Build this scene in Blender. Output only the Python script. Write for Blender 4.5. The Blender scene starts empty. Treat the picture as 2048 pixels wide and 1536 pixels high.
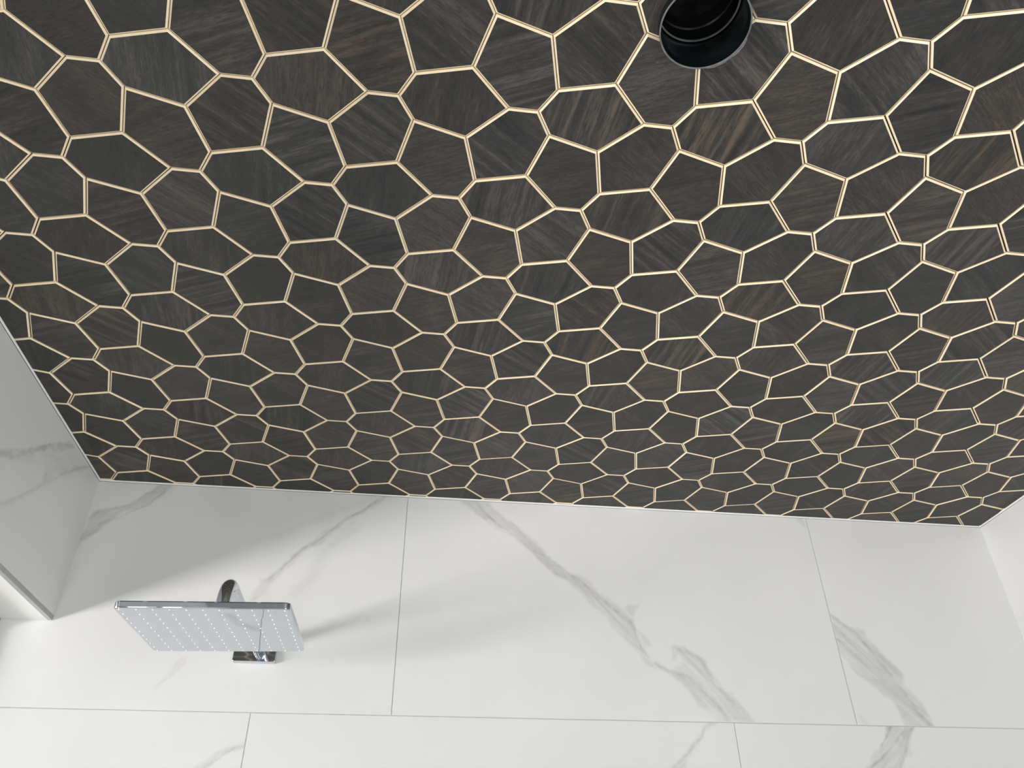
import bpy, bmesh, math, random
import numpy as np
from mathutils import Matrix, Vector

random.seed(7)
rng = np.random.default_rng(7)
scene = bpy.context.scene
col = scene.collection

# ------------------------------------------------------------------ camera
EYE = 1.40            # camera height above the floor
CZ = 2.43             # ceiling height (tile faces)
XL, XR = -0.859, 1.751    # left wall face, right wall face
YB = 2.0144               # back wall tile face
YF = -1.70                # wall behind the camera
cam_d = bpy.data.cameras.new('camera')
cam = bpy.data.objects.new('camera', cam_d)
col.objects.link(cam)
R = ((0.9911174, -0.1326761, -0.0091290), (-0.0696566, -0.5763721, 0.8142132), (0.1132883, 0.8063450, 0.5804942))
cam.matrix_world = Matrix(((R[0][0], R[1][0], -R[2][0], 0.0), (R[0][1], R[1][1], -R[2][1], 0.0),
                           (R[0][2], R[1][2], -R[2][2], EYE), (0, 0, 0, 1)))
cam_d.sensor_fit = 'HORIZONTAL'
cam_d.sensor_width = 36.0
cam_d.lens = 1552.58 / 2048 * 36.0
cam_d.clip_start = 0.02
scene.camera = cam

# ------------------------------------------------------------------ light
world = bpy.data.worlds.new('sky'); scene.world = world
world.use_nodes = True
bg = world.node_tree.nodes['Background']
bg.inputs['Color'].default_value = (0.86, 0.93, 1.0, 1)
bg.inputs['Strength'].default_value = 0.45

def area_light(name, loc, target, sx, sy, power, color):
    d = bpy.data.lights.new(name, 'AREA')
    d.shape = 'RECTANGLE'; d.size = sx; d.size_y = sy; d.energy = power; d.color = color
    o = bpy.data.objects.new(name, d); col.objects.link(o)
    o.location = loc
    o.rotation_euler = (Vector(target) - Vector(loc)).to_track_quat('-Z', 'Y').to_euler()
    return o

# light thrown up through the window by the sunlit paving outside it
area_light('sunlit_paving_light', (-6.45, -3.2, 0.02), (-6.45, -3.2, 5), 3.2, 11.0, 2050, (1.0, 0.965, 0.945))
# added sun through the window; its sill and floor bounce brightens the soffit
sun_d = bpy.data.lights.new('sun', 'SUN'); sun_d.energy = 11.0; sun_d.angle = math.radians(0.6); sun_d.color = (1.0, 0.98, 0.96)
sun = bpy.data.objects.new('sun', sun_d); col.objects.link(sun)
sun.rotation_euler = Vector((0.42, 0.10, -0.90)).to_track_quat('-Z', 'Y').to_euler()
# added fill lights in unseen openings behind the camera and at the side
area_light('rear_fill_light', (1.10, YF + 0.06, 1.05), (0.35, 3.0, 1.75), 1.2, 2.0, 19, (0.975, 0.985, 1.0))
area_light('side_fill_light', (XR - 0.02, -0.95, 1.10), (XL, 1.0, 2.0), 1.0, 1.9, 14, (0.975, 0.985, 1.0))

scene.view_settings.view_transform = 'Standard'
scene.view_settings.look = 'None'
scene.view_settings.gamma = 1.0
scene.view_settings.use_curve_mapping = False
scene.view_settings.exposure = 0.08

# ------------------------------------------------------------------ helpers
def tag(o, label=None, cat=None, group=None, kind=None):
    if label: o['label'] = label
    if cat: o['category'] = cat
    if group: o['group'] = group
    if kind: o['kind'] = kind
    return o

def link(name, mesh, mat, parent=None, loc=None, rotz=0.0):
    o = bpy.data.objects.new(name, mesh)
    if mat is not None and not mesh.materials:
        mesh.materials.append(mat)
    col.objects.link(o)
    if loc is not None: o.location = loc
    o.rotation_euler.z = rotz
    if parent is not None: o.parent = parent
    return o

def from_bm(name, bm, mat, parent=None, smooth=False, loc=None):
    bmesh.ops.recalc_face_normals(bm, faces=bm.faces)
    me = bpy.data.meshes.new(name); bm.to_mesh(me); bm.free()
    if smooth:
        for p in me.polygons: p.use_smooth = True
    return link(name, me, mat, parent, loc)

def bm_box(bm, x0, x1, y0, y1, z0, z1):
    v = [bm.verts.new(p) for p in ((x0,y0,z0),(x1,y0,z0),(x1,y1,z0),(x0,y1,z0),(x0,y0,z1),(x1,y0,z1),(x1,y1,z1),(x0,y1,z1))]
    for f in ((0,3,2,1),(4,5,6,7),(0,1,5,4),(1,2,6,5),(2,3,7,6),(3,0,4,7)):
        bm.faces.new([v[i] for i in f])

def box(name, x0, x1, y0, y1, z0, z1, mat, parent=None, bevel=0.0):
    bm = bmesh.new(); bm_box(bm, x0, x1, y0, y1, z0, z1)
    if bevel: bmesh.ops.bevel(bm, geom=bm.edges[:], offset=bevel, segments=2, affect='EDGES', profile=0.5)
    return from_bm(name, bm, mat, parent)

def bm_lathe(bm, prof, n=64, closed=False, cap=False):
    rings = []
    for r, z in prof:
        rings.append([bm.verts.new((r*math.cos(2*math.pi*k/n), r*math.sin(2*math.pi*k/n), z)) for k in range(n)])
    pairs = list(zip(rings, rings[1:])) + ([(rings[-1], rings[0])] if closed else [])
    for a, b in pairs:
        for k in range(n):
            bm.faces.new((a[k], a[(k+1) % n], b[(k+1) % n], b[k]))
    if cap:
        bm.faces.new(rings[0][::-1]); bm.faces.new(rings[-1])

def bm_tube(bm, pts, rad, n=28):
    pts = [Vector(p) for p in pts]
    rings = []
    up = Vector((1, 0, 0))
    for i, p in enumerate(pts):
        t = (pts[min(i+1, len(pts)-1)] - pts[max(i-1, 0)]).normalized()
        a = (up - t * up.dot(t)).normalized(); b = t.cross(a)
        rings.append([bm.verts.new(p + rad*(math.cos(2*math.pi*k/n)*a + math.sin(2*math.pi*k/n)*b)) for k in range(n)])
    for a, b in zip(rings, rings[1:]):
        for k in range(n): bm.faces.new((a[k], a[(k+1) % n], b[(k+1) % n], b[k]))
    bm.faces.new(rings[0][::-1]); bm.faces.new(rings[-1])

# ------------------------------------------------------------------ materials
def mat(name, color, rough=0.5, metal=0.0, spec=0.5):
    m = bpy.data.materials.new(name); m.use_nodes = True
    b = m.node_tree.nodes['Principled BSDF']
    b.inputs['Base Color'].default_value = (*color, 1)
    b.inputs['Roughness'].default_value = rough
    b.inputs['Metallic'].default_value = metal
    b.inputs['Specular IOR Level'].default_value = spec
    return m

def nodes(m):
    nt = m.node_tree
    def N(kind, **kw):
        n = nt.nodes.new(kind)
        for k, v in kw.items(): setattr(n, k, v)
        return n
    return nt, N, nt.nodes['Principled BSDF']

def mathn(nt, N, op, a, b=None, c=None, clamp=False):
    n = N('ShaderNodeMath', operation=op, use_clamp=clamp)
    for i, v in enumerate((a, b, c)):
        if v is None: continue
        if isinstance(v, (int, float)): n.inputs[i].default_value = v
        else: nt.links.new(v, n.inputs[i])
    return n.outputs[0]

def speckle(m, base, amount=0.05, scale=30.0, bump=0.0):
    nt, N, b = nodes(m)
    co = N('ShaderNodeTexCoord'); no = N('ShaderNodeTexNoise'); no.inputs['Scale'].default_value = scale
    no.inputs['Detail'].default_value = 4
    nt.links.new(co.outputs['Object'], no.inputs['Vector'])
    r = N('ShaderNodeValToRGB')
    r.color_ramp.elements[0].color = (*[c*(1-amount) for c in base], 1); r.color_ramp.elements[0].position = 0.3
    r.color_ramp.elements[1].color = (*[min(1, c*(1+amount)) for c in base], 1); r.color_ramp.elements[1].position = 0.7
    nt.links.new(no.outputs['Fac'], r.inputs['Fac']); nt.links.new(r.outputs['Color'], b.inputs['Base Color'])
    if bump:
        bp = N('ShaderNodeBump'); bp.inputs['Strength'].default_value = bump; bp.inputs['Distance'].default_value = 0.001
        nt.links.new(no.outputs['Fac'], bp.inputs['Height']); nt.links.new(bp.outputs['Normal'], b.inputs['Normal'])
    return m

M_plaster = speckle(mat('white_plaster', (.8, .8, .78), .7), (.80, .79, .77), .03)
M_reflgrey = speckle(mat('reflection_grey', (.34, .35, .35), .6), (.34, .35, .35), .04, 12)  # toned for what the chrome head reflects
M_grout = speckle(mat('grey_grout', (.60, .60, .58), .9), (.60, .60, .58), .08, 200)
M_caulk = speckle(mat('white_caulk', (.88, .88, .87), .4), (.88, .88, .87), .02, 60)
M_floor = speckle(mat('pale_floor_tile', (.76, .755, .74), .4), (.76, .755, .74), .05, 6)
M_paving = speckle(mat('outdoor_paving', (.64, .62, .59), .8), (.64, .62, .59), .08, 9)
M_darkground = speckle(mat('dark_ground', (.036, .040, .026), .9), (.036, .040, .026), .4, 40)  # kept dark so the near ground bounces little light
M_alu = speckle(mat('aluminium_trim', (.50, .51, .51), .45, .6), (.50, .51, .51), .04, 80)
M_frame = speckle(mat('window_frame_paint', (.30, .30, .29), .45), (.30, .30, .29), .04, 20)
M_black = speckle(mat('black_plastic', (.004, .006, .007), .22), (.004, .0065, .0075), .3, 40)
M_blackrim = speckle(mat('edge_lit_rim', (.16, .17, .17), .25), (.16, .17, .17), .3, 60)  # lighter grey paints in the light caught on the black rims
M_board = speckle(mat('brown_backing_board', (.05, .028, .015), .9), (.05, .028, .015), .2, 60)
M_nozzle = speckle(mat('pale_silicone_nozzle', (.82, .84, .85), .25), (.82, .84, .85), .04, 90)

def chrome_material():
    m = mat('polished_chrome', (.56, .595, .64), .035, 1.0)
    nt, N, b = nodes(m)
    co = N('ShaderNodeTexCoord'); no = N('ShaderNodeTexNoise'); no.inputs['Scale'].default_value = 6.0
    no.inputs['Detail'].default_value = 1.0
    nt.links.new(co.outputs['Object'], no.inputs['Vector'])
    bp = N('ShaderNodeBump'); bp.inputs['Strength'].default_value = 0.01; bp.inputs['Distance'].default_value = 0.01
    nt.links.new(no.outputs['Fac'], bp.inputs['Height']); nt.links.new(bp.outputs['Normal'], b.inputs['Normal'])
    return m
M_chrome = chrome_material()

def glass_material():
    m = bpy.data.materials.new('window_glass'); m.use_nodes = True
    nt = m.node_tree; nt.nodes.clear()
    out = nt.nodes.new('ShaderNodeOutputMaterial'); mix = nt.nodes.new('ShaderNodeMixShader')
    t = nt.nodes.new('ShaderNodeBsdfTransparent'); g = nt.nodes.new('ShaderNodeBsdfGlossy')
    g.inputs['Roughness'].default_value = 0.02
    mix.inputs['Fac'].default_value = 0.06
    nt.links.new(t.outputs[0], mix.inputs[1]); nt.links.new(g.outputs[0], mix.inputs[2])
    nt.links.new(mix.outputs[0], out.inputs['Surface'])
    return m
M_glass = glass_material()

def marble_material(lean):
    """white porcelain with the grey veins stored on each tile (attributes vein / vein_line)"""
    m = mat('white_marble_porcelain', (.8, .8, .79), .38)
    nt, N, b = nodes(m)
    co = N('ShaderNodeTexCoord')
    mp = N('ShaderNodeMapping'); mp.inputs['Rotation'].default_value = (0, math.radians(lean), 0)
    nt.links.new(co.outputs['Object'], mp.inputs['Vector'])
    ms = N('ShaderNodeMapping'); ms.inputs['Scale'].default_value = (6, 6, 55)
    nt.links.new(mp.outputs['Vector'], ms.inputs['Vector'])
    st = N('ShaderNodeTexNoise'); st.inputs['Scale'].default_value = 1.0; st.inputs['Detail'].default_value = 5; st.inputs['Distortion'].default_value = 0.6
    nt.links.new(ms.outputs['Vector'], st.inputs['Vector'])
    fi = N('ShaderNodeTexNoise'); fi.inputs['Scale'].default_value = 55.0; fi.inputs['Detail'].default_value = 5
    nt.links.new(co.outputs['Object'], fi.inputs['Vector'])
    cl = N('ShaderNodeTexNoise'); cl.inputs['Scale'].default_value = 2.5; cl.inputs['Detail'].default_value = 3
    nt.links.new(co.outputs['Object'], cl.inputs['Vector'])
    av = N('ShaderNodeAttribute', attribute_name='vein'); al = N('ShaderNodeAttribute', attribute_name='vein_line')
    # ragged band: streaky noise eats into the soft edge of the stored band
    s1 = mathn(nt, N, 'MULTIPLY_ADD', st.outputs['Fac'], 2.2, -0.40, clamp=True)
    s2 = mathn(nt, N, 'MULTIPLY_ADD', fi.outputs['Fac'], 0.6, 0.62)
    v = mathn(nt, N, 'MULTIPLY', av.outputs['Fac'], s1); v = mathn(nt, N, 'MULTIPLY', v, s2)
    lw = mathn(nt, N, 'MULTIPLY_ADD', fi.outputs['Fac'], 2.4, -0.45, clamp=True)
    l = mathn(nt, N, 'MULTIPLY', al.outputs['Fac'], lw)
    tot = mathn(nt, N, 'ADD', mathn(nt, N, 'MULTIPLY', v, 0.82), mathn(nt, N, 'MULTIPLY', l, 0.48), clamp=True)
    base = N('ShaderNodeValToRGB')
    base.color_ramp.elements[0].color = (.775, .778, .770, 1); base.color_ramp.elements[0].position = .3
    base.color_ramp.elements[1].color = (.825, .826, .816, 1); base.color_ramp.elements[1].position = .7
    nt.links.new(cl.outputs['Fac'], base.inputs['Fac'])
    mx = N('ShaderNodeMix', data_type='RGBA')
    nt.links.new(tot, mx.inputs[0]); nt.links.new(base.outputs['Color'], mx.inputs[6])
    mx.inputs[7].default_value = (.34, .34, .34, 1)
    nt.links.new(mx.outputs[2], b.inputs['Base Color'])
    rr = mathn(nt, N, 'MULTIPLY_ADD', fi.outputs['Fac'], .1, .36); nt.links.new(rr, b.inputs['Roughness'])
    return m
M_marble = marble_material(-44)       # veins falling to the right
M_marble_up = marble_material(40)     # veins rising to the right

GRAIN = math.radians(36)      # grain direction of an unrotated ceiling tile
def wood_material():
    m = mat('dark_stained_veneer', (.05, .045, .04), .5)
    nt, N, b = nodes(m)
    co = N('ShaderNodeTexCoord'); oi = N('ShaderNodeObjectInfo')
    off = N('ShaderNodeCombineXYZ')
    r1 = mathn(nt, N, 'MULTIPLY', oi.outputs['Random'], 37.0)
    r2 = mathn(nt, N, 'MULTIPLY', oi.outputs['Random'], 91.0)
    nt.links.new(r1, off.inputs[0]); nt.links.new(r2, off.inputs[1]); nt.links.new(r1, off.inputs[2])
    add = N('ShaderNodeVectorMath', operation='ADD')
    rot = N('ShaderNodeMapping'); rot.inputs['Rotation'].default_value = (0, 0, -GRAIN)
    nt.links.new(co.outputs['Object'], rot.inputs['Vector'])
    nt.links.new(rot.outputs['Vector'], add.inputs[0]); nt.links.new(off.outputs[0], add.inputs[1])
    def streak(sx, sy, detail, dist, rough=.55):
        mp = N('ShaderNodeMapping'); mp.inputs['Scale'].default_value = (sx, sy, 1)
        nt.links.new(add.outputs[0], mp.inputs['Vector'])
        n = N('ShaderNodeTexNoise', noise_dimensions='2D'); n.inputs['Scale'].default_value = 1
        n.inputs['Detail'].default_value = detail; n.inputs['Distortion'].default_value = dist
        n.inputs['Roughness'].default_value = rough
        nt.links.new(mp.outputs['Vector'], n.inputs['Vector'])
        return n.outputs['Fac']
    fine = streak(38, 250, 5, .9, .75)       # pores
    band = streak(4, 75, 3, .35)              # zebra bands
    pore = streak(48, 430, 2, .5, .5)        # short dark pores
    blot = streak(8, 16, 2, .5)              # slow clouding
    # per tile: how strong the bands are, how light it is
    h1 = mathn(nt, N, 'FRACT', mathn(nt, N, 'MULTIPLY', oi.outputs['Random'], 13.37))
    h2 = mathn(nt, N, 'FRACT', mathn(nt, N, 'MULTIPLY', oi.outputs['Random'], 57.91))
    h3 = mathn(nt, N, 'FRACT', mathn(nt, N, 'MULTIPLY', oi.outputs['Random'], 171.3))
    def cen(s, k): return mathn(nt, N, 'MULTIPLY', mathn(nt, N, 'SUBTRACT', s, .5), k)
    bk = mathn(nt, N, 'MULTIPLY', cen(band, 1.5), mathn(nt, N, 'MULTIPLY_ADD', mathn(nt, N, 'POWER', h1, 2.0), 1.0, .22))
    t = mathn(nt, N, 'ADD', mathn(nt, N, 'ADD', cen(fine, 1.2), bk), cen(blot, .5))
    pr = mathn(nt, N, 'MULTIPLY_ADD', pore, -7.0, 3.05, clamp=True)
    t = mathn(nt, N, 'SUBTRACT', t, mathn(nt, N, 'MULTIPLY', pr, mathn(nt, N, 'MULTIPLY_ADD', h3, .20, .10)))
    t = mathn(nt, N, 'ADD', t, mathn(nt, N, 'MULTIPLY_ADD', h2, .26, .33), clamp=True)
    r = N('ShaderNodeValToRGB')
    e = r.color_ramp.elements
    e[0].position = 0.0; e[0].color = (.013, .0134, .0132, 1)
    e[1].position = 1.0; e[1].color = (.110, .093, .079, 1)
    k = e.new(.45); k.color = (.033, .031, .0285, 1)
    nt.links.new(t, r.inputs['Fac'])
    hs = N('ShaderNodeHueSaturation')
    nt.links.new(mathn(nt, N, 'MULTIPLY_ADD', h3, 1.4, .5), hs.inputs['Saturation'])
    nt.links.new(r.outputs['Color'], hs.inputs['Color']); nt.links.new(hs.outputs['Color'], b.inputs['Base Color'])
    bp = N('ShaderNodeBump'); bp.inputs['Strength'].default_value = .35; bp.inputs['Distance'].default_value = .0006
    nt.links.new(fine, bp.inputs['Height']); nt.links.new(bp.outputs['Normal'], b.inputs['Normal'])
    nt.links.new(mathn(nt, N, 'MULTIPLY_ADD', fine, .25, .38), b.inputs['Roughness'])
    return m
M_wood = wood_material()

def maple_material():
    m = mat('pale_maple_edge', (.83, .62, .40), .45)
    nt, N, b = nodes(m)
    co = N('ShaderNodeTexCoord'); oi = N('ShaderNodeObjectInfo')
    no = N('ShaderNodeTexNoise'); no.inputs['Scale'].default_value = 60; no.inputs['Detail'].default_value = 3
    ad = N('ShaderNodeVectorMath', operation='ADD')
    nt.links.new(co.outputs['Object'], ad.inputs[0]); nt.links.new(oi.outputs['Random'], ad.inputs[1])
    nt.links.new(ad.outputs[0], no.inputs['Vector'])
    t = mathn(nt, N, 'ADD', mathn(nt, N, 'MULTIPLY', no.outputs['Fac'], .7), mathn(nt, N, 'MULTIPLY', oi.outputs['Random'], .3))
    r = N('ShaderNodeValToRGB')
    r.color_ramp.elements[0].color = (.96, .77, .52, 1); r.color_ramp.elements[0].position = .2
    r.color_ramp.elements[1].color = (.99, .88, .66, 1); r.color_ramp.elements[1].position = .8
    nt.links.new(t, r.inputs['Fac']); nt.links.new(r.outputs['Color'], b.inputs['Base Color'])
    return m
M_maple = maple_material()

# ------------------------------------------------------------------ marble wall tiles
# veins as printed on the tiles: (tile, strength, softness, outline or line) in wall metres (across, height)
VEIN_FILLS = [
    ('U1', 0.55, 0.008, [(0.122, 2.442), (0.142, 2.414), (0.194, 2.375), (0.237, 2.349), (0.301, 2.312), (0.332, 2.282), (0.378, 2.235), (0.399, 2.217), (0.429, 2.202), (0.484, 2.151), (0.537, 2.096), (0.564, 2.057), (0.606, 2.014), (0.638, 1.981), (0.69, 1.951), (0.731, 1.922), (0.76, 1.881), (0.808, 1.837), (0.84, 1.837), (0.81, 1.882), (0.768, 1.932), (0.723, 1.969), (0.691, 1.963), (0.644, 1.99), (0.617, 2.024), (0.612, 2.068), (0.604, 2.096), (0.581, 2.123), (0.527, 2.163), (0.467, 2.214), (0.431, 2.229), (0.38, 2.271), (0.364, 2.292), (0.344, 2.314), (0.28, 2.36), (0.226, 2.398), (0.193, 2.447)]),
    ('U1', 0.45, 0.006, [(0.705, 2.029), (0.747, 2.03), (0.789, 1.999), (0.819, 1.933), (0.85, 1.906), (0.902, 1.838), (0.847, 1.837), (0.82, 1.882), (0.788, 1.928), (0.754, 1.974), (0.723, 2.007), (0.706, 1.992)]),
    ('U1', 0.35, 0.006, [(0.581, 2.123), (0.593, 2.137), (0.626, 2.13), (0.611, 2.109), (0.604, 2.096)]),
    ('U1', 0.35, 0.006, [(0.617, 2.068), (0.64, 2.039), (0.64, 2.024), (0.623, 2.024)]),
    ('U1', 0.35, 0.01, [(0.703, 1.973), (0.736, 1.993), (0.77, 1.946), (0.812, 1.891), (0.847, 1.837), (0.803, 1.837), (0.763, 1.899), (0.72, 1.949)]),
    ('U1', 0.5, 0.005, [(1.13, 2.438), (1.168, 2.435), (1.172, 2.4), (1.151, 2.408)]),
    ('U2', 0.55, 0.008, [(1.173, 2.131), (1.218, 2.106), (1.265, 2.088), (1.301, 2.036), (1.339, 1.976), (1.342, 1.94), (1.383, 1.896), (1.402, 1.836), (1.308, 1.834), (1.295, 1.886), (1.262, 1.938), (1.208, 1.978), (1.179, 2.037), (1.17, 2.099)]),
    ('U2', 0.3, 0.006, [(1.182, 1.868), (1.195, 1.862), (1.209, 1.837), (1.197, 1.836)]),
    ('L2', 0.6, 0.007, [(1.264, 1.842), (1.335, 1.843), (1.298, 1.788), (1.308, 1.776), (1.285, 1.763), (1.265, 1.731), (1.166, 1.73), (1.199, 1.762), (1.238, 1.795)]),
    ('L1', 0.4, 0.007, [(0.799, 1.845), (0.772, 1.832), (0.754, 1.809), (0.726, 1.785), (0.698, 1.757), (0.66, 1.723), (0.698, 1.723), (0.707, 1.753), (0.741, 1.787), (0.77, 1.818), (0.786, 1.827)]),
    ('U0', 0.45, 0.007, [(-0.076, 2.442), (-0.118, 2.393), (-0.173, 2.345), (-0.216, 2.308), (-0.242, 2.266), (-0.281, 2.248), (-0.312, 2.213), (-0.342, 2.185), (-0.369, 2.136), (-0.385, 2.115), (-0.4, 2.114), (-0.383, 2.162), (-0.354, 2.195), (-0.324, 2.226), (-0.288, 2.261), (-0.243, 2.312), (-0.194, 2.347), (-0.14, 2.389)]),
    ('U0', 0.3, 0.007, [(-0.518, 1.963), (-0.527, 1.951), (-0.544, 1.927), (-0.559, 1.913), (-0.58, 1.889), (-0.561, 1.922), (-0.548, 1.943), (-0.53, 1.965)]),
    ('U0', 0.18, 0.02, [(-0.163, 2.352), (-0.139, 2.329), (-0.195, 2.263), (-0.25, 2.173), (-0.287, 2.118), (-0.309, 2.128), (-0.27, 2.204), (-0.219, 2.29)]),
    ('U0', 0.65, 0.008, [(-0.688, 2.432), (-0.647, 2.435), (-0.684, 2.393), (-0.717, 2.365), (-0.744, 2.349), (-0.769, 2.333), (-0.802, 2.308), (-0.821, 2.288), (-0.844, 2.248), (-0.864, 2.22), (-0.864, 2.269), (-0.858, 2.314), (-0.84, 2.335), (-0.798, 2.346), (-0.766, 2.359), (-0.734, 2.39)]),
    ('L0', 0.5, 0.006, [(-0.35, 1.776), (-0.376, 1.769), (-0.402, 1.75), (-0.43, 1.736), (-0.465, 1.71), (-0.429, 1.714), (-0.401, 1.741), (-0.373, 1.754), (-0.35, 1.765)]),
    ('S', 0.6, 0.008, [(1.472, 2.202), (1.58, 2.271), (1.648, 2.317), (1.732, 2.377), (1.791, 2.422), (1.831, 2.419), (1.735, 2.356), (1.65, 2.3), (1.574, 2.249), (1.482, 2.191)]),
    ('S', 0.35, 0.012, [(1.704, 2.306), (1.826, 2.368), (1.928, 2.429), (1.885, 2.384), (1.802, 2.322), (1.743, 2.266), (1.67, 2.204), (1.561, 2.106), (1.548, 2.12), (1.638, 2.182), (1.691, 2.226), (1.729, 2.264), (1.716, 2.294)]),
    ('S', 0.22, 0.02, [(1.57, 2.253), (1.694, 2.332), (1.836, 2.415), (1.928, 2.429), (1.826, 2.368), (1.706, 2.304), (1.577, 2.246)]),
]
VEIN_LINES = [
    ('U1', 0.7, 0.0035, [(0.16, 2.439), (0.199, 2.39), (0.237, 2.351), (0.258, 2.343), (0.301, 2.312), (0.332, 2.282), (0.379, 2.265), (0.428, 2.223), (0.466, 2.198), (0.526, 2.147), (0.569, 2.107), (0.604, 2.088), (0.614, 2.043), (0.622, 2.021), (0.648, 1.983), (0.691, 1.962)]),
    ('U1', 0.5, 0.003, [(0.194, 2.375), (0.221, 2.353), (0.28, 2.322), (0.332, 2.282), (0.383, 2.227), (0.429, 2.202)]),
    ('U1', 0.4, 0.005, [(0.697, 1.963), (0.745, 1.945), (0.789, 1.904), (0.833, 1.839)]),
    ('U1', 0.4, 0.008, [(0.725, 2.022), (0.778, 1.999), (0.81, 1.942), (0.851, 1.883), (0.883, 1.84)]),
    ('U1', 0.5, 0.006, [(0.511, 2.157), (0.56, 2.117), (0.603, 2.083), (0.613, 2.053)]),
    ('U2', 0.6, 0.005, [(1.175, 2.133), (1.212, 2.103), (1.245, 2.073), (1.28, 2.017), (1.314, 1.971)]),
    ('U2', 0.5, 0.006, [(1.323, 1.944), (1.348, 1.896), (1.378, 1.84)]),
    ('U2', 0.6, 0.004, [(1.18, 2.061), (1.2, 2.05)]),
    ('L2', 0.8, 0.003, [(1.268, 1.842), (1.259, 1.825), (1.247, 1.808), (1.227, 1.791)]),
    ('L2', 0.7, 0.0035, [(1.314, 1.839), (1.267, 1.796), (1.223, 1.762), (1.178, 1.738)]),
    ('L2', 0.6, 0.003, [(1.335, 1.843), (1.3, 1.796), (1.288, 1.771), (1.255, 1.731)]),
    ('L1', 0.6, 0.004, [(0.799, 1.843), (0.766, 1.827), (0.748, 1.8), (0.726, 1.783), (0.697, 1.753), (0.66, 1.727)]),
    ('U0', 0.75, 0.003, [(-0.076, 2.439), (-0.099, 2.419), (-0.139, 2.383), (-0.194, 2.341), (-0.232, 2.307), (-0.259, 2.277), (-0.288, 2.259), (-0.314, 2.227), (-0.344, 2.195), (-0.369, 2.162)]),
    ('U0', 0.35, 0.004, [(-0.527, 1.951), (-0.559, 1.913), (-0.58, 1.889)]),
    ('U0', 0.55, 0.003, [(-0.687, 2.429), (-0.712, 2.403), (-0.734, 2.39), (-0.766, 2.359), (-0.798, 2.346)]),
    ('U0', 0.6, 0.003, [(-0.67, 2.421), (-0.693, 2.39), (-0.717, 2.365), (-0.751, 2.34), (-0.79, 2.317), (-0.829, 2.298)]),
    ('L0', 0.5, 0.003, [(-0.35, 1.767), (-0.374, 1.76), (-0.401, 1.741), (-0.436, 1.714)]),
    ('S', 0.6, 0.003, [(1.931, 2.426), (1.835, 2.36), (1.78, 2.31)]),
    ('S', 0.5, 0.003, [(1.473, 2.201), (1.615, 2.291), (1.732, 2.377), (1.8, 2.414), (1.819, 2.401)]),
    ('S', 0.35, 0.003, [(1.73, 2.296), (1.734, 2.267), (1.668, 2.206), (1.556, 2.111)]),
]

def value_noise(u, v, cell, seed):
    r = np.random.default_rng(seed); T = r.random((64, 64))
    a, b = u / cell, v / cell
    i, j = np.floor(a).astype(int), np.floor(b).astype(int)
    fa, fb = a - i, b - j
    fa, fb = fa*fa*(3-2*fa), fb*fb*(3-2*fb)
    g = lambda p, q: T[p % 64, q % 64]
    return (g(i, j)*(1-fa) + g(i+1, j)*fa)*(1-fb) + (g(i, j+1)*(1-fa) + g(i+1, j+1)*fa)*fb - .5

def seg_dist(px, py, pts, close):
    d = np.full(px.shape, 9.0)
    n = len(pts)
    for k in range(n if close else n-1):
        x0, y0 = pts[k]; x1, y1 = pts[(k+1) % n]
        dx, dy = x1-x0, y1-y0; L2 = dx*dx + dy*dy + 1e-12
        t = np.clip(((px-x0)*dx + (py-y0)*dy)/L2, 0, 1)
        d = np.minimum(d, np.hypot(px-x0-t*dx, py-y0-t*dy))
    return d

def inside(px, py, pts):
    c = np.zeros(px.shape, bool); n = len(pts)
    for k in range(n):
        x0, y0 = pts[k]; x1, y1 = pts[(k+1) % n]
        if y0 == y1: continue
        c ^= ((y0 > py) != (y1 > py)) & (px < (x1-x0)*(py-y0)/(y1-y0) + x0)
    return c

def vein_fields(u, v, key):
    wu = u + .014*value_noise(u, v, .045, 3) + .006*value_noise(u, v, .014, 4)
    wv = v + .014*value_noise(u, v, .045, 5) + .006*value_noise(u, v, .014, 6)
    fill = np.zeros(u.shape); line = np.zeros(u.shape)
    for k, s, w, pts in VEIN_FILLS:
        if k != key: continue
        d = seg_dist(wu, wv, pts, True); sd = np.where(inside(wu, wv, pts), d, -d)
        fill = np.maximum(fill, s*np.clip(.5 + sd/(1.3*w), 0, 1))
    lu = u + .005*value_noise(u, v, .03, 8) + .004*value_noise(u, v, .011, 9)
    lv = v + .005*value_noise(u, v, .03, 10) + .004*value_noise(u, v, .011, 11)
    for k, s, w, pts in VEIN_LINES:
        if k != key: continue
        d = seg_dist(lu, lv, pts, False)
        line = np.maximum(line, s*np.clip(1.25 - d/max(w, .0035), 0, 1))
    return fill, line

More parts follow.
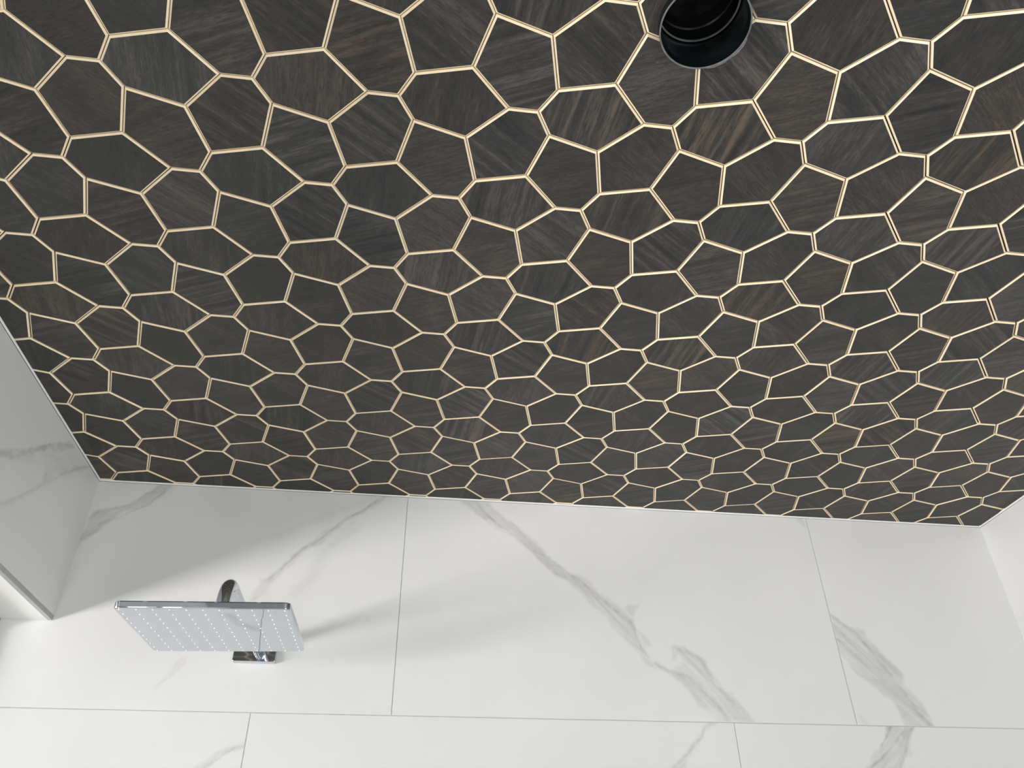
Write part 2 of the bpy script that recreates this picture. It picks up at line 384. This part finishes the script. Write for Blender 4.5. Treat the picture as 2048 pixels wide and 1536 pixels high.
def wall_tile(parent, u0, u1, v0, v1, place, key=None, step=.004, depth=.008, bev=.0008):
    """tile face from (u0,v0) to (u1,v1); place(u, v, depth) -> world point; veins for this key"""
    nu = max(1, int((u1-u0)/step)) if key else 1
    nv = max(1, int((v1-v0)/step)) if key else 1
    us = np.linspace(u0+bev, u1-bev, nu+1); vs = np.linspace(v0+bev, v1-bev, nv+1)
    U, V = np.meshgrid(us, vs, indexing='ij')
    verts = [place(U.ravel(), V.ravel(), np.zeros(U.size))]
    idx = np.arange(U.size).reshape(U.shape)
    faces = np.stack([idx[:-1, :-1], idx[1:, :-1], idx[1:, 1:], idx[:-1, 1:]], -1).reshape(-1, 4).tolist()
    base = U.size
    cu = np.array([u0, u1, u1, u0]); cv = np.array([v0, v0, v1, v1])
    verts.append(place(cu, cv, np.full(4, bev))); verts.append(place(cu, cv, np.full(4, depth)))
    rim = [idx[:, 0].tolist(), idx[-1, :].tolist(), idx[::-1, -1].tolist(), idx[0, ::-1].tolist()]
    for k in range(4):
        faces.append([base+k, base+(k+1) % 4] + rim[k][::-1])
        faces.append([base+4+k, base+4+(k+1) % 4, base+(k+1) % 4, base+k])
    faces.append([base+7, base+6, base+5, base+4])
    co = np.concatenate(verts)
    me = bpy.data.meshes.new('wall_tile')
    me.from_pydata(co.tolist(), [], faces)
    if key:
        f, l = vein_fields(U.ravel(), V.ravel(), key)
        for nm, arr in (('vein', f), ('vein_line', l)):
            a = me.attributes.new(nm, 'FLOAT', 'POINT')
            full = np.zeros(len(co), np.float32); full[:U.size] = arr
            a.data.foreach_set('value', full)
    bm = bmesh.new(); bm.from_mesh(me); bmesh.ops.recalc_face_normals(bm, faces=bm.faces); bm.to_mesh(me); bm.free()
    return link('wall_tile', me, M_marble_up if key in ('U0', 'L0', 'L1', 'L2') else M_marble, parent)

J = .00085          # half a grout joint
ROW = 0.590        # tile row height
rows = [CZ - .004, CZ - ROW, CZ - 2*ROW, CZ - 3*ROW, CZ - 4*ROW, 0.0]
XW = -1.10         # the back wall runs on behind the left wall's window reveal

# back wall
back = box('wall_back', XW - .1, XR + .15, YB + .0025, YB + .15, 0, CZ + .1, M_grout)
tag(back, 'white marble-look tiled back wall with grey veins behind the shower head', 'wall', kind='structure')
XE = XR + .006
place_back = lambda u, v, d: np.stack([u, YB + d, v], -1)
upper_j = [XW, -.0206, 1.1778, XE]
lower_j = [XW, -.3510, .8436, XE]
for r in range(5):
    js = upper_j if r % 2 == 0 else lower_j
    for k in range(3):
        key = {0: ('U0', 'U1', 'U2'), 1: ('L0', 'L1', 'L2')}.get(r, (None,)*3)[k]
        wall_tile(back, js[k] + (J if k else 0), js[k+1] - (J if k < 2 else 0), rows[r+1] + J, rows[r] - (J if r else 0), place_back, key)

# right wall
right = box('wall_right', XR + .0025, XR + .15, -.40, YB + .15, 0, CZ + .1, M_grout)
tag(right, 'pale marble-look tiled wall meeting the back wall at the right corner', 'wall', kind='structure')
place_right = lambda u, v, d: np.stack([XR + d, u, v], -1)
for r in range(5):
    for a, b in ((YB - 1.2, YB), (YB - 2.4, YB - 1.2)):
        wall_tile(right, a + J, b - (J if b < YB else -.001), rows[r+1] + J, rows[r] - (J if r else 0), place_right)

# left wall with the window beside the shower: head over it, sill wall under it, pier towards the camera
WH = EYE + .6233*1.03           # window head
WS = 0.95                       # window sill
WY = -1.00                      # near jamb
RV = .118                       # reveal depth
left = box('wall_left', XL - .30, XL - .0105, YF, YB, WH + .002, CZ + .1, M_grout)
tag(left, 'grey-veined tiled wall over the window in the left corner, in shade', 'wall', kind='structure')
place_left = lambda u, v, d: np.stack([XL - d, u, v], -1)
TB = WH + .0125                 # tile bottom, above the edge trim
wall_tile(left, YB - 1.2 + J, YB + .001, TB, CZ - .004, place_left, 'S')
wall_tile(left, YB - 2.4 + J, YB - 1.2 - J, TB, CZ - .004, place_left)
wall_tile(left, YF, YB - 2.4 - J, TB, CZ - .004, place_left)
# reveal soffit tile and the metal edge trim under the wall tiles
s = box('soffit_tile', XL - RV, XL - .0105, WY, YB - .0005, WH, WH + .008, M_marble, left)
tr = box('edge_trim', XL - .0100, XL, WY, YB - .0005, WH, TB - .0006, M_alu, left, bevel=.0006)
over = box('wall_right_lintel', XR, XR + .15, YF, -.40, 2.1, CZ + .1, M_plaster)  # unseen side opening below it, added to place a fill light
tag(over, 'unseen white wall over a side opening added for fill light', 'wall', kind='structure')
lower = box('wall_left_sill', XL - .30, XL, YF, YB, 0, WS, M_plaster)
tag(lower, 'white wall below the window sill on the left', 'wall', kind='structure')
pier = box('wall_left_pier', XL - .30, XL, YF, WY, WS, WH + .002, M_plaster)
tag(pier, 'white wall pier between the window and the room behind', 'wall', kind='structure')

# window
win = bpy.data.objects.new('window_1', None); col.objects.link(win); win.location = (XL - RV - .03, (WY+YB)/2, WS)
tag(win, 'dark framed window in the left wall beside the shower', 'window', kind='structure')
def winbox(name, y0, y1, z0, z1, x0, x1, m):
    o = box(name, x0, x1, y0, y1, z0, z1, m); o.parent = win
    o.matrix_parent_inverse = Matrix.Translation(-win.location)
    return o
fx0, fx1 = XL - RV - .055, XL - RV
winbox('frame', WY, WY + .035, WS, WH, fx0, fx1, M_frame)
winbox('frame', YB - .035, YB - .001, WS, WH, fx0, fx1, M_frame)
winbox('frame', WY + .035, YB - .035, WH - .03, WH - .0005, fx0, fx1, M_frame)
winbox('frame', WY + .035, YB - .035, WS, WS + .035, fx0, fx1, M_frame)
winbox('pane', WY + .035, YB - .035, WS + .035, WH - .03, fx0 + .02, fx0 + .026, M_glass)

# wall behind the camera, floor, ground outside
front = bpy.data.objects.new('wall_front', None); col.objects.link(front); front.location = (0, YF, 0)  # its unseen doorway is added to place a fill light
tag(front, 'unseen white wall behind the camera, opening added for fill light', 'wall', kind='structure')
for nm, a, b, c, d in (('wall_panel', XL, .4, 0, 2.1), ('wall_panel', 1.7, XR, 0, 2.1), ('lintel', XL, XR, 2.1, CZ)):
    o = box(nm, a, b, YF - .12, YF, c, d, M_plaster); o.parent = front; o.matrix_parent_inverse = Matrix.Translation(-front.location)
fl = box('floor', XL - .3, XR + .15, YF - .12, YB + .15, -.1, 0, M_floor)
tag(fl, 'pale tiled floor of the shower room', 'floor', kind='structure')
gr = box('ground_outside', -4.85, XL - .3, -9, 10, -.2, -.1, M_darkground)  # unseen near ground, darkened to limit light thrown up through the window
tag(gr, 'unseen ground outside the left window, darkened to throw little light up', 'ground', kind='structure')
pv = box('paving_outside', -14, -4.85, -9, 10, -.2, -.06, M_paving)
tag(pv, 'pale sunlit paving beyond the dark ground outside the left window', 'ground', kind='structure')

# ------------------------------------------------------------------ ceiling of dark wooden hexagon tiles
LP = 0.2136        # pattern repeat
A1 = Vector((0.21363, 0.00127)); A2 = Vector((0.10571, 0.18565)); ORG = Vector((-0.49468, 0.71010))
HEX = [(0.03597, -0.06146), (-0.01061, -0.06143), (-0.07121, -0.00042), (-0.04868, 0.08256), (0.03524, 0.06188), (0.05929, -0.02113)][::-1]
CENTRES = [(-0.03597, 0.06146), (-0.03524, -0.06188), (0.07121, 0.00042)]
GAP, BEV, DEP, VEN, BODY = .00070, .0028, .0025, .0004, .0055
CEND = 0.10       # the tiled part stops here; plain plaster further back
CX0, CX1, CY0, CY1 = XL, XR, CEND, YB

def inset(poly, d):
    n = len(poly); out = []
    for i in range(n):
        p0, p1, p2 = (Vector(poly[(i+k) % n]) for k in (-1, 0, 1))
        e1, e2 = (p1-p0).normalized(), (p2-p1).normalized()
        n1, n2 = Vector((-e1.y, e1.x)), Vector((-e2.y, e2.x))      # inward for counter-clockwise
        b = n1 + n2; out.append(p1 + b*(d/(1 + n1.dot(n2))))
    return out
OUT = inset(HEX, GAP)
FACE = inset(HEX, GAP + BEV)

def clip_poly(poly, bounds):
    """clip a 3-D polygon (list of tuples) to x/y bounds"""
    x0, x1, y0, y1 = bounds
    for ax, lim, sgn in ((0, x0, 1), (0, x1, -1), (1, y0, 1), (1, y1, -1)):
        out = []
        for i in range(len(poly)):
            a, b = poly[i-1], poly[i]
            da, db = sgn*(a[ax]-lim), sgn*(b[ax]-lim)
            if (da >= 0) != (db >= 0):
                t = da/(da-db); out.append(tuple(a[k]+(b[k]-a[k])*t for k in range(3)))
            if db >= 0: out.append(b)
        poly = out
        if len(poly) < 3: return []
    return poly

def tile_polys(out, face):
    """veneer polygons and edge polygons in tile space; z up from the veneer face"""
    n = len(face)
    z0, z1, z2, z3 = 0.0, VEN, DEP, BODY
    f = lambda p, z: (p[0], p[1], z)
    veneer = [[f(p, z0) for p in face][::-1]]
    edge = [[f(p, z3) for p in out]]
    for i in range(n):
        a, b = face[i], face[(i+1) % n]; c, d = out[i], out[(i+1) % n]
        veneer.append([f(a, z0), f(b, z0), f(b, z1), f(a, z1)])
        edge.append([f(a, z1), f(b, z1), f(d, z2), f(c, z2)])
        edge.append([f(c, z2), f(d, z2), f(d, z3), f(c, z3)])
    veneer.append([f(p, z1) for p in face])
    edge.append([f(p, z1) for p in face][::-1])
    return veneer, edge

def mesh_of(name, polys, m):
    bm = bmesh.new()
    for p in polys:
        if len(p) >= 3:
            try: bm.faces.new([bm.verts.new(q) for q in p])
            except ValueError: pass
    bmesh.ops.remove_doubles(bm, verts=bm.verts, dist=1e-6)
    bmesh.ops.dissolve_degenerate(bm, edges=bm.edges, dist=1e-6)
    me = bpy.data.meshes.new(name); bm.to_mesh(me); bm.free()
    me.materials.append(m)
    return me

VEN_P, EDG_P = tile_polys(OUT, FACE)
ME_V = mesh_of('tile', VEN_P, M_wood); ME_E = mesh_of('bevelled_edge', EDG_P, M_maple)

# slight laying irregularity measured across the ceiling (metres)
POLY = [(-0.00092, 0.00266), (-0.00163, 0.00036), (-0.00179, -0.01031), (0.00016, -0.00389), (0.00017, 0.00418), (-0.00296, 0.00106), (-0.00399, 0.00321), (0.00045, -0.00242), (0.00026, -0.00138), (0.0078, -0.00876), (-0.00224, 0.00578), (0.00329, 0.01054), (0.00792, -0.00417), (0.00317, -0.00112), (-0.00534, 0.00474)]
def lay_shift(x, y):
    x = (min(max(x/1.03, -.83), 1.70) - .4)/1.3; y = (min(max(y/1.03, .50), 1.95) - 1.2)/.8
    sx = sy = 0.0; k = 0
    for i in range(5):
        for j in range(5-i):
            w = x**i * y**j; sx += w*POLY[k][0]; sy += w*POLY[k][1]; k += 1
    lim = lambda a: max(-.0045, min(.0045, a))*1.03
    return lim(sx), lim(sy)

# round black duct through the ceiling
DUCT = (0.3402*1.03, 0.5265*1.03); DR = .0612*1.03
def cutter():
    bm = bmesh.new(); bm_lathe(bm, [(DR - .0006, -.05), (DR - .0006, .3)], 64, cap=True)
    bmesh.ops.recalc_face_normals(bm, faces=bm.faces)
    me = bpy.data.meshes.new('duct_hole'); bm.to_mesh(me); bm.free()
    o = bpy.data.objects.new('duct_hole', me); col.objects.link(o); o.location = (DUCT[0], DUCT[1], CZ)
    return o
cut = cutter()
def punch(o, own_data=True):
    md = o.modifiers.new('hole', 'BOOLEAN'); md.operation = 'DIFFERENCE'; md.object = cut; md.solver = 'EXACT'
    bpy.context.view_layer.update()
    dg = bpy.context.evaluated_depsgraph_get()
    me = bpy.data.meshes.new_from_object(o.evaluated_get(dg))
    o.modifiers.clear()
    me.name = o.data.name; o.data = me

ceil = box('ceiling', XL - .30, XR + .15, YF - .12, YB + .15, CZ + BODY, CZ + .12, M_board)
tag(ceil, 'dark ceiling of wooden hexagon tiles with pale bevelled edges', 'ceiling', kind='structure')
punch(ceil)
box('plaster_panel', XL, XR, YF, CEND - .002, CZ - .001, CZ + BODY, M_reflgrey, ceil)  # unseen panel, greyed to darken its reflection in the shower head

cam_inv = cam.matrix_world.inverted()
def in_view(x, y, margin=.03):
    p = cam_inv @ Vector((x, y, CZ))
    if p.z >= -.05: return False
    u = 1552.58*p.x/-p.z/1024; v = 1552.58*p.y/-p.z/768
    return abs(u) < 1 + margin and abs(v) < 1 + margin

spots = []
for i in range(-16, 22):
    for j in range(-20, 16):
        for k in range(3):
            c = ORG + Vector(CENTRES[k]) + i*A1 + j*A2
            dx, dy = lay_shift(c.x, c.y); c = Vector((c.x+dx, c.y+dy))
            if not (CX0 - .09 < c.x < CX1 + .09 and CY0 - .09 < c.y < CY1 + .09): continue
            a = k*2*math.pi/3; ca, sa = math.cos(a), math.sin(a)
            W = [(c.x+p.x*ca-p.y*sa, c.y+p.x*sa+p.y*ca) for p in OUT]
            if max(p[0] for p in W) < CX0+.002 or min(p[0] for p in W) > CX1-.002 or max(p[1] for p in W) < CY0+.002 or min(p[1] for p in W) > CY1-.002: continue
            whole = min(p[0] for p in W) > CX0 and max(p[0] for p in W) < CX1 and min(p[1] for p in W) > CY0 and max(p[1] for p in W) < CY1
            seen = any(in_view(*p) for p in W) or in_view(c.x, c.y)
            spots.append((not seen, math.hypot(c.x - .3, c.y - 1.0), c, k, a, whole))
spots.sort(key=lambda s: s[:2])
print('TILES', len(spots), 'seen', sum(1 for s in spots if not s[0]))
rest_v, rest_e = [], []
for n, (unseen, _, c, k, a, whole) in enumerate(spots):
    ca, sa = math.cos(a), math.sin(a)
    jz = rng.uniform(-.00035, .00035)
    if whole and n < 300:
        t = link('tile', ME_V, None, ceil, (c.x, c.y, CZ + jz), a)
        e = link('bevelled_edge', ME_E, None, t)
        if math.hypot(c.x - DUCT[0], c.y - DUCT[1]) < DR + .09:
            for o in (t, e): punch(o)
        continue
    # cut to the walls, in tile space
    def world(p): return (c.x+p[0]*ca-p[1]*sa, c.y+p[0]*sa+p[1]*ca, p[2])
    def back_(p):
        x, y = p[0]-c.x, p[1]-c.y; return (x*ca+y*sa, -x*sa+y*ca, p[2])
    pv = [clip_poly([world(q) for q in p], (CX0+.0008, CX1-.0008, CY0, CY1-.0008)) for p in VEN_P]
    pe = [clip_poly([world(q) for q in p], (CX0+.0008, CX1-.0008, CY0, CY1-.0008)) for p in EDG_P]
    if n < 300:
        t = link('tile', mesh_of('tile', [[back_(q) for q in p] for p in pv], M_wood), None, ceil, (c.x, c.y, CZ + jz), a)
        if any(pe): link('bevelled_edge', mesh_of('bevelled_edge', [[back_(q) for q in p] for p in pe], M_maple), None, t)
    else:
        rest_v += [[(q[0], q[1], q[2]+CZ) for q in p] for p in pv]; rest_e += [[(q[0], q[1], q[2]+CZ) for q in p] for p in pe]
if rest_v:
    t = link('tile_field', mesh_of('tile_field', rest_v, M_wood), None, ceil); t['kind'] = 'stuff'
    e = link('bevelled_edges', mesh_of('bevelled_edges', rest_e, M_maple), None, t); e['kind'] = 'stuff'
bpy.data.objects.remove(cut)

# white sealant beads where the ceiling meets the walls
def bead(name, p0, p1, label, sx, sy):
    bm = bmesh.new()
    a, b = Vector(p0), Vector(p1)
    r = .0034
    prof = [(0, 0), (r, 0), (r*.8, -r*.45), (r*.45, -r*.8), (0, -r)]
    ra, rb = [], []
    for u, w in prof:
        off = Vector((sx*u, sy*u, w)); ra.append(bm.verts.new(a+off)); rb.append(bm.verts.new(b+off))
    n = len(prof)
    for k in range(n): bm.faces.new((ra[k], ra[(k+1) % n], rb[(k+1) % n], rb[k]))
    bm.faces.new(ra[::-1]); bm.faces.new(rb)
    o = from_bm(name, bm, M_caulk); tag(o, label, 'sealant', kind='structure'); return o
zb = CZ + .0004
bead('trim_1', (XL, YB, zb), (XR, YB, zb), 'thin white sealant line between the back wall and the ceiling', 0, -1)
bead('trim_2', (XR, YF, zb), (XR, YB, zb), 'thin white sealant line between the right wall and the ceiling', -1, 0)
bead('trim_3', (XL, YF, zb), (XL, YB, zb), 'thin white sealant line between the left wall and the ceiling', 1, 0)

# ------------------------------------------------------------------ duct fitting
duct = bpy.data.objects.new('ceiling_duct', None); col.objects.link(duct); duct.location = (DUCT[0], DUCT[1], CZ)
tag(duct, 'round glossy black duct collar open downwards in the tiled ceiling', 'duct')
E_ = .0145; W_ = .0022
def lathe_part(name, prof, m, closed=True, parent=duct, seg=96):
    bm = bmesh.new(); bm_lathe(bm, prof, seg, closed=closed)
    o = from_bm(name, bm, m, parent, smooth=False)
    for p in o.data.polygons: p.use_smooth = True
    o.data.set_sharp_from_angle(angle=math.radians(35))
    return o
lathe_part('outer_sleeve', [(DR, -E_+.0006), (DR, .0), (DR, .058), (DR-W_, .058), (DR-W_, .004), (DR-W_-.0006, .0015), (DR-W_, -.001), (DR-W_, -E_+.0006), (DR-W_+.0006, -E_), (DR-.0006, -E_)], M_black)
lathe_part('sleeve_rim', [(DR+.0001, -E_+.0008), (DR-.0004, -E_-.0004), (DR-W_+.0004, -E_-.0004), (DR-W_-.0001, -E_+.0008), (DR-W_+.0003, -E_+.001), (DR-.0003, -E_+.001)], M_blackrim)
R2 = .0577*1.03
lathe_part('inner_sleeve', [(DR-W_-.0002, .052), (R2+.001, .0505), (R2, .050), (R2-.002, .052), (R2-.0022, .078), (R2-.0045, .080), (R2-.0045, .083), (R2-.0022, .085), (R2-.0022, .115), (DR-W_-.0002, .115)], M_black)
lathe_part('inner_rim', [(R2+.0004, .0501), (R2-.0006, .0488), (R2-.0022, .0492), (R2-.0024, .0512), (R2-.001, .0516)], M_blackrim)
bm = bmesh.new(); bmesh.ops.create_circle(bm, cap_ends=True, radius=DR-W_-.0002, segments=64)
bmesh.ops.translate(bm, verts=bm.verts, vec=(0, 0, .1145)); g = bmesh.ops.extrude_face_region(bm, geom=bm.faces[:])
bmesh.ops.translate(bm, verts=[v for v in g['geom'] if isinstance(v, bmesh.types.BMVert)], vec=(0, 0, .003))
from_bm('damper_plate', bm, M_black, duct)
# torn sliver of film on the rim's far right
bm = bmesh.new()
prev = None
for k in range(13):
    t = k/12; a = math.radians(8 + 62*t); w = .0014 + .004*math.sin(math.pi*t)*(0.6 + 0.4*math.sin(9*t)) * (1 if k % 3 else .55)
    p = [bm.verts.new((r*math.cos(a), r*math.sin(a), z)) for r, z in ((DR-.0004, -E_), (DR+w, -E_+.001), (DR+w, -E_+.0016), (DR-.0004, -E_+.0012))]
    if prev:
        for i in range(4): bm.faces.new((prev[i], prev[(i+1) % 4], p[(i+1) % 4], p[i]))
    else: bm.faces.new(p[::-1])
    prev = p
bm.faces.new(prev)
from_bm('torn_lip', bm, M_blackrim, duct)

# ------------------------------------------------------------------ shower head on its wall arm
S = 1.03
hx0, hx1 = -.4947*S, -.2021*S
hy0, hy1 = 1.3627*S, 1.6474*S
hw, hd = hx1-hx0, hy1-hy0
hc = Vector(((hx0+hx1)/2, (hy0+hy1)/2, EYE + .4687*S))
roll = math.atan2((.4725-.4645)*S, hw)
pitch = math.radians(2.2)
TH = .0130
root = bpy.data.objects.new('wall_shower', None); col.objects.link(root)
AX, AZ = hc.x, EYE + .5705*S
root.location = (AX, YB, AZ)
tag(root, 'chrome rectangular rain shower head on a bent wall arm', 'shower')

SAG = .0008
def dome(e):
    """how far the face hangs down at distance e from the nearest edge"""
    k = max(0.0, 1 - e/.135); return -SAG*(1 - k*k)

def rounded_slab(w, d, th, rc, bev, n=8, domed=False):
    """slab with rounded corners, lower face at z=0"""
    def loop(ins, z):
        pts = []; r = max(rc-ins, .003); W, D = w/2-ins-r, d/2-ins-r
        for cx, cy, a0 in ((W, D, 0), (-W, D, 90), (-W, -D, 180), (W, -D, 270)):
            for k in range(n+1):
                a = math.radians(a0 + 90*k/n)
                pts.append((cx+r*math.cos(a), cy+r*math.sin(a), z))
        return pts
    bm = bmesh.new(); loops = []
    prof = [(bev, 0), (bev*.3, bev*.3), (0, bev), (0, th-bev), (bev*.3, th-bev*.3), (bev, th)]
    if domed: prof = [(e, dome(e)) for e in (.13, .105, .08, .055, .03, .012)] + prof
    for ins, z in prof:
        loops.append([bm.verts.new(p) for p in loop(ins, z)])
    for a, b in zip(loops, loops[1:]):
        m = len(a)
        for k in range(m): bm.faces.new((a[k], a[(k+1) % m], b[(k+1) % m], b[k]))
    bm.faces.new(loops[0][::-1]); bm.faces.new(loops[-1])
    return bm
head = from_bm('shower_head', rounded_slab(hw, hd, TH, .012, .0022, domed=True), M_chrome, root)
head.data.set_sharp_from_angle(angle=math.radians(14))
head.location = hc - root.location; head.rotation_euler = (pitch, -roll, 0)
# nozzles: 11 x 11
bm = bmesh.new(); bm_lathe(bm, [(.0019, .0003), (.0018, -.0004), (.0013, -.0010), (.0006, -.0012)], 10, cap=True)
bmesh.ops.recalc_face_normals(bm, faces=bm.faces)
me_n = bpy.data.meshes.new('nozzle'); bm.to_mesh(me_n); bm.free(); me_n.materials.append(M_nozzle)
for i in range(11):
    for j in range(11):
        nx, ny = -hw/2 + .0095 + (hw-.019)*i/10, -hd/2 + .0095 + (hd-.0185)*j/10
        link('nozzle', me_n, None, head, (nx, ny, dome(min(hw/2-abs(nx), hd/2-abs(ny)))))
# arm: out of the wall plate, bend, down onto the head
RA, RB = .0138, .046
py = hc.y - YB
bot = hc.z + TH - AZ
pts = [(0, -.018 + (py+RB+.018)*t/6, 0) for t in range(7)]
for k in range(1, 13):
    a = math.radians(90*k/12)
    pts.append((0, py + RB - RB*math.sin(a), -RB + RB*math.cos(a)))
pts += [(0, py, -RB - (-RB-bot-.004)*t/2) for t in (1, 2)]
bm = bmesh.new(); bm_tube(bm, pts, RA)
from_bm('arm', bm, M_chrome, root, smooth=True)
bm = bmesh.new(); bm_lathe(bm, [(.0175, 0), (.0195, .001), (.0195, .011), (.0155, .016), (.0142, .016)], 40, cap=True)
sw = from_bm('swivel_collar', bm, M_chrome, root, smooth=True); sw.location = (0, py, bot - .0005)
sw.data.set_sharp_from_angle(angle=math.radians(40))
# wall plate
pw, ph = .0985*S, .0905*S
bm = rounded_slab(pw, ph, .019, .003, .0012, 4)
pl = from_bm('wall_plate', bm, M_chrome, root); pl.rotation_euler = (math.radians(90), 0, 0)
pl.location = (-.3525*S - AX, 0, EYE + .5815*S - AZ)
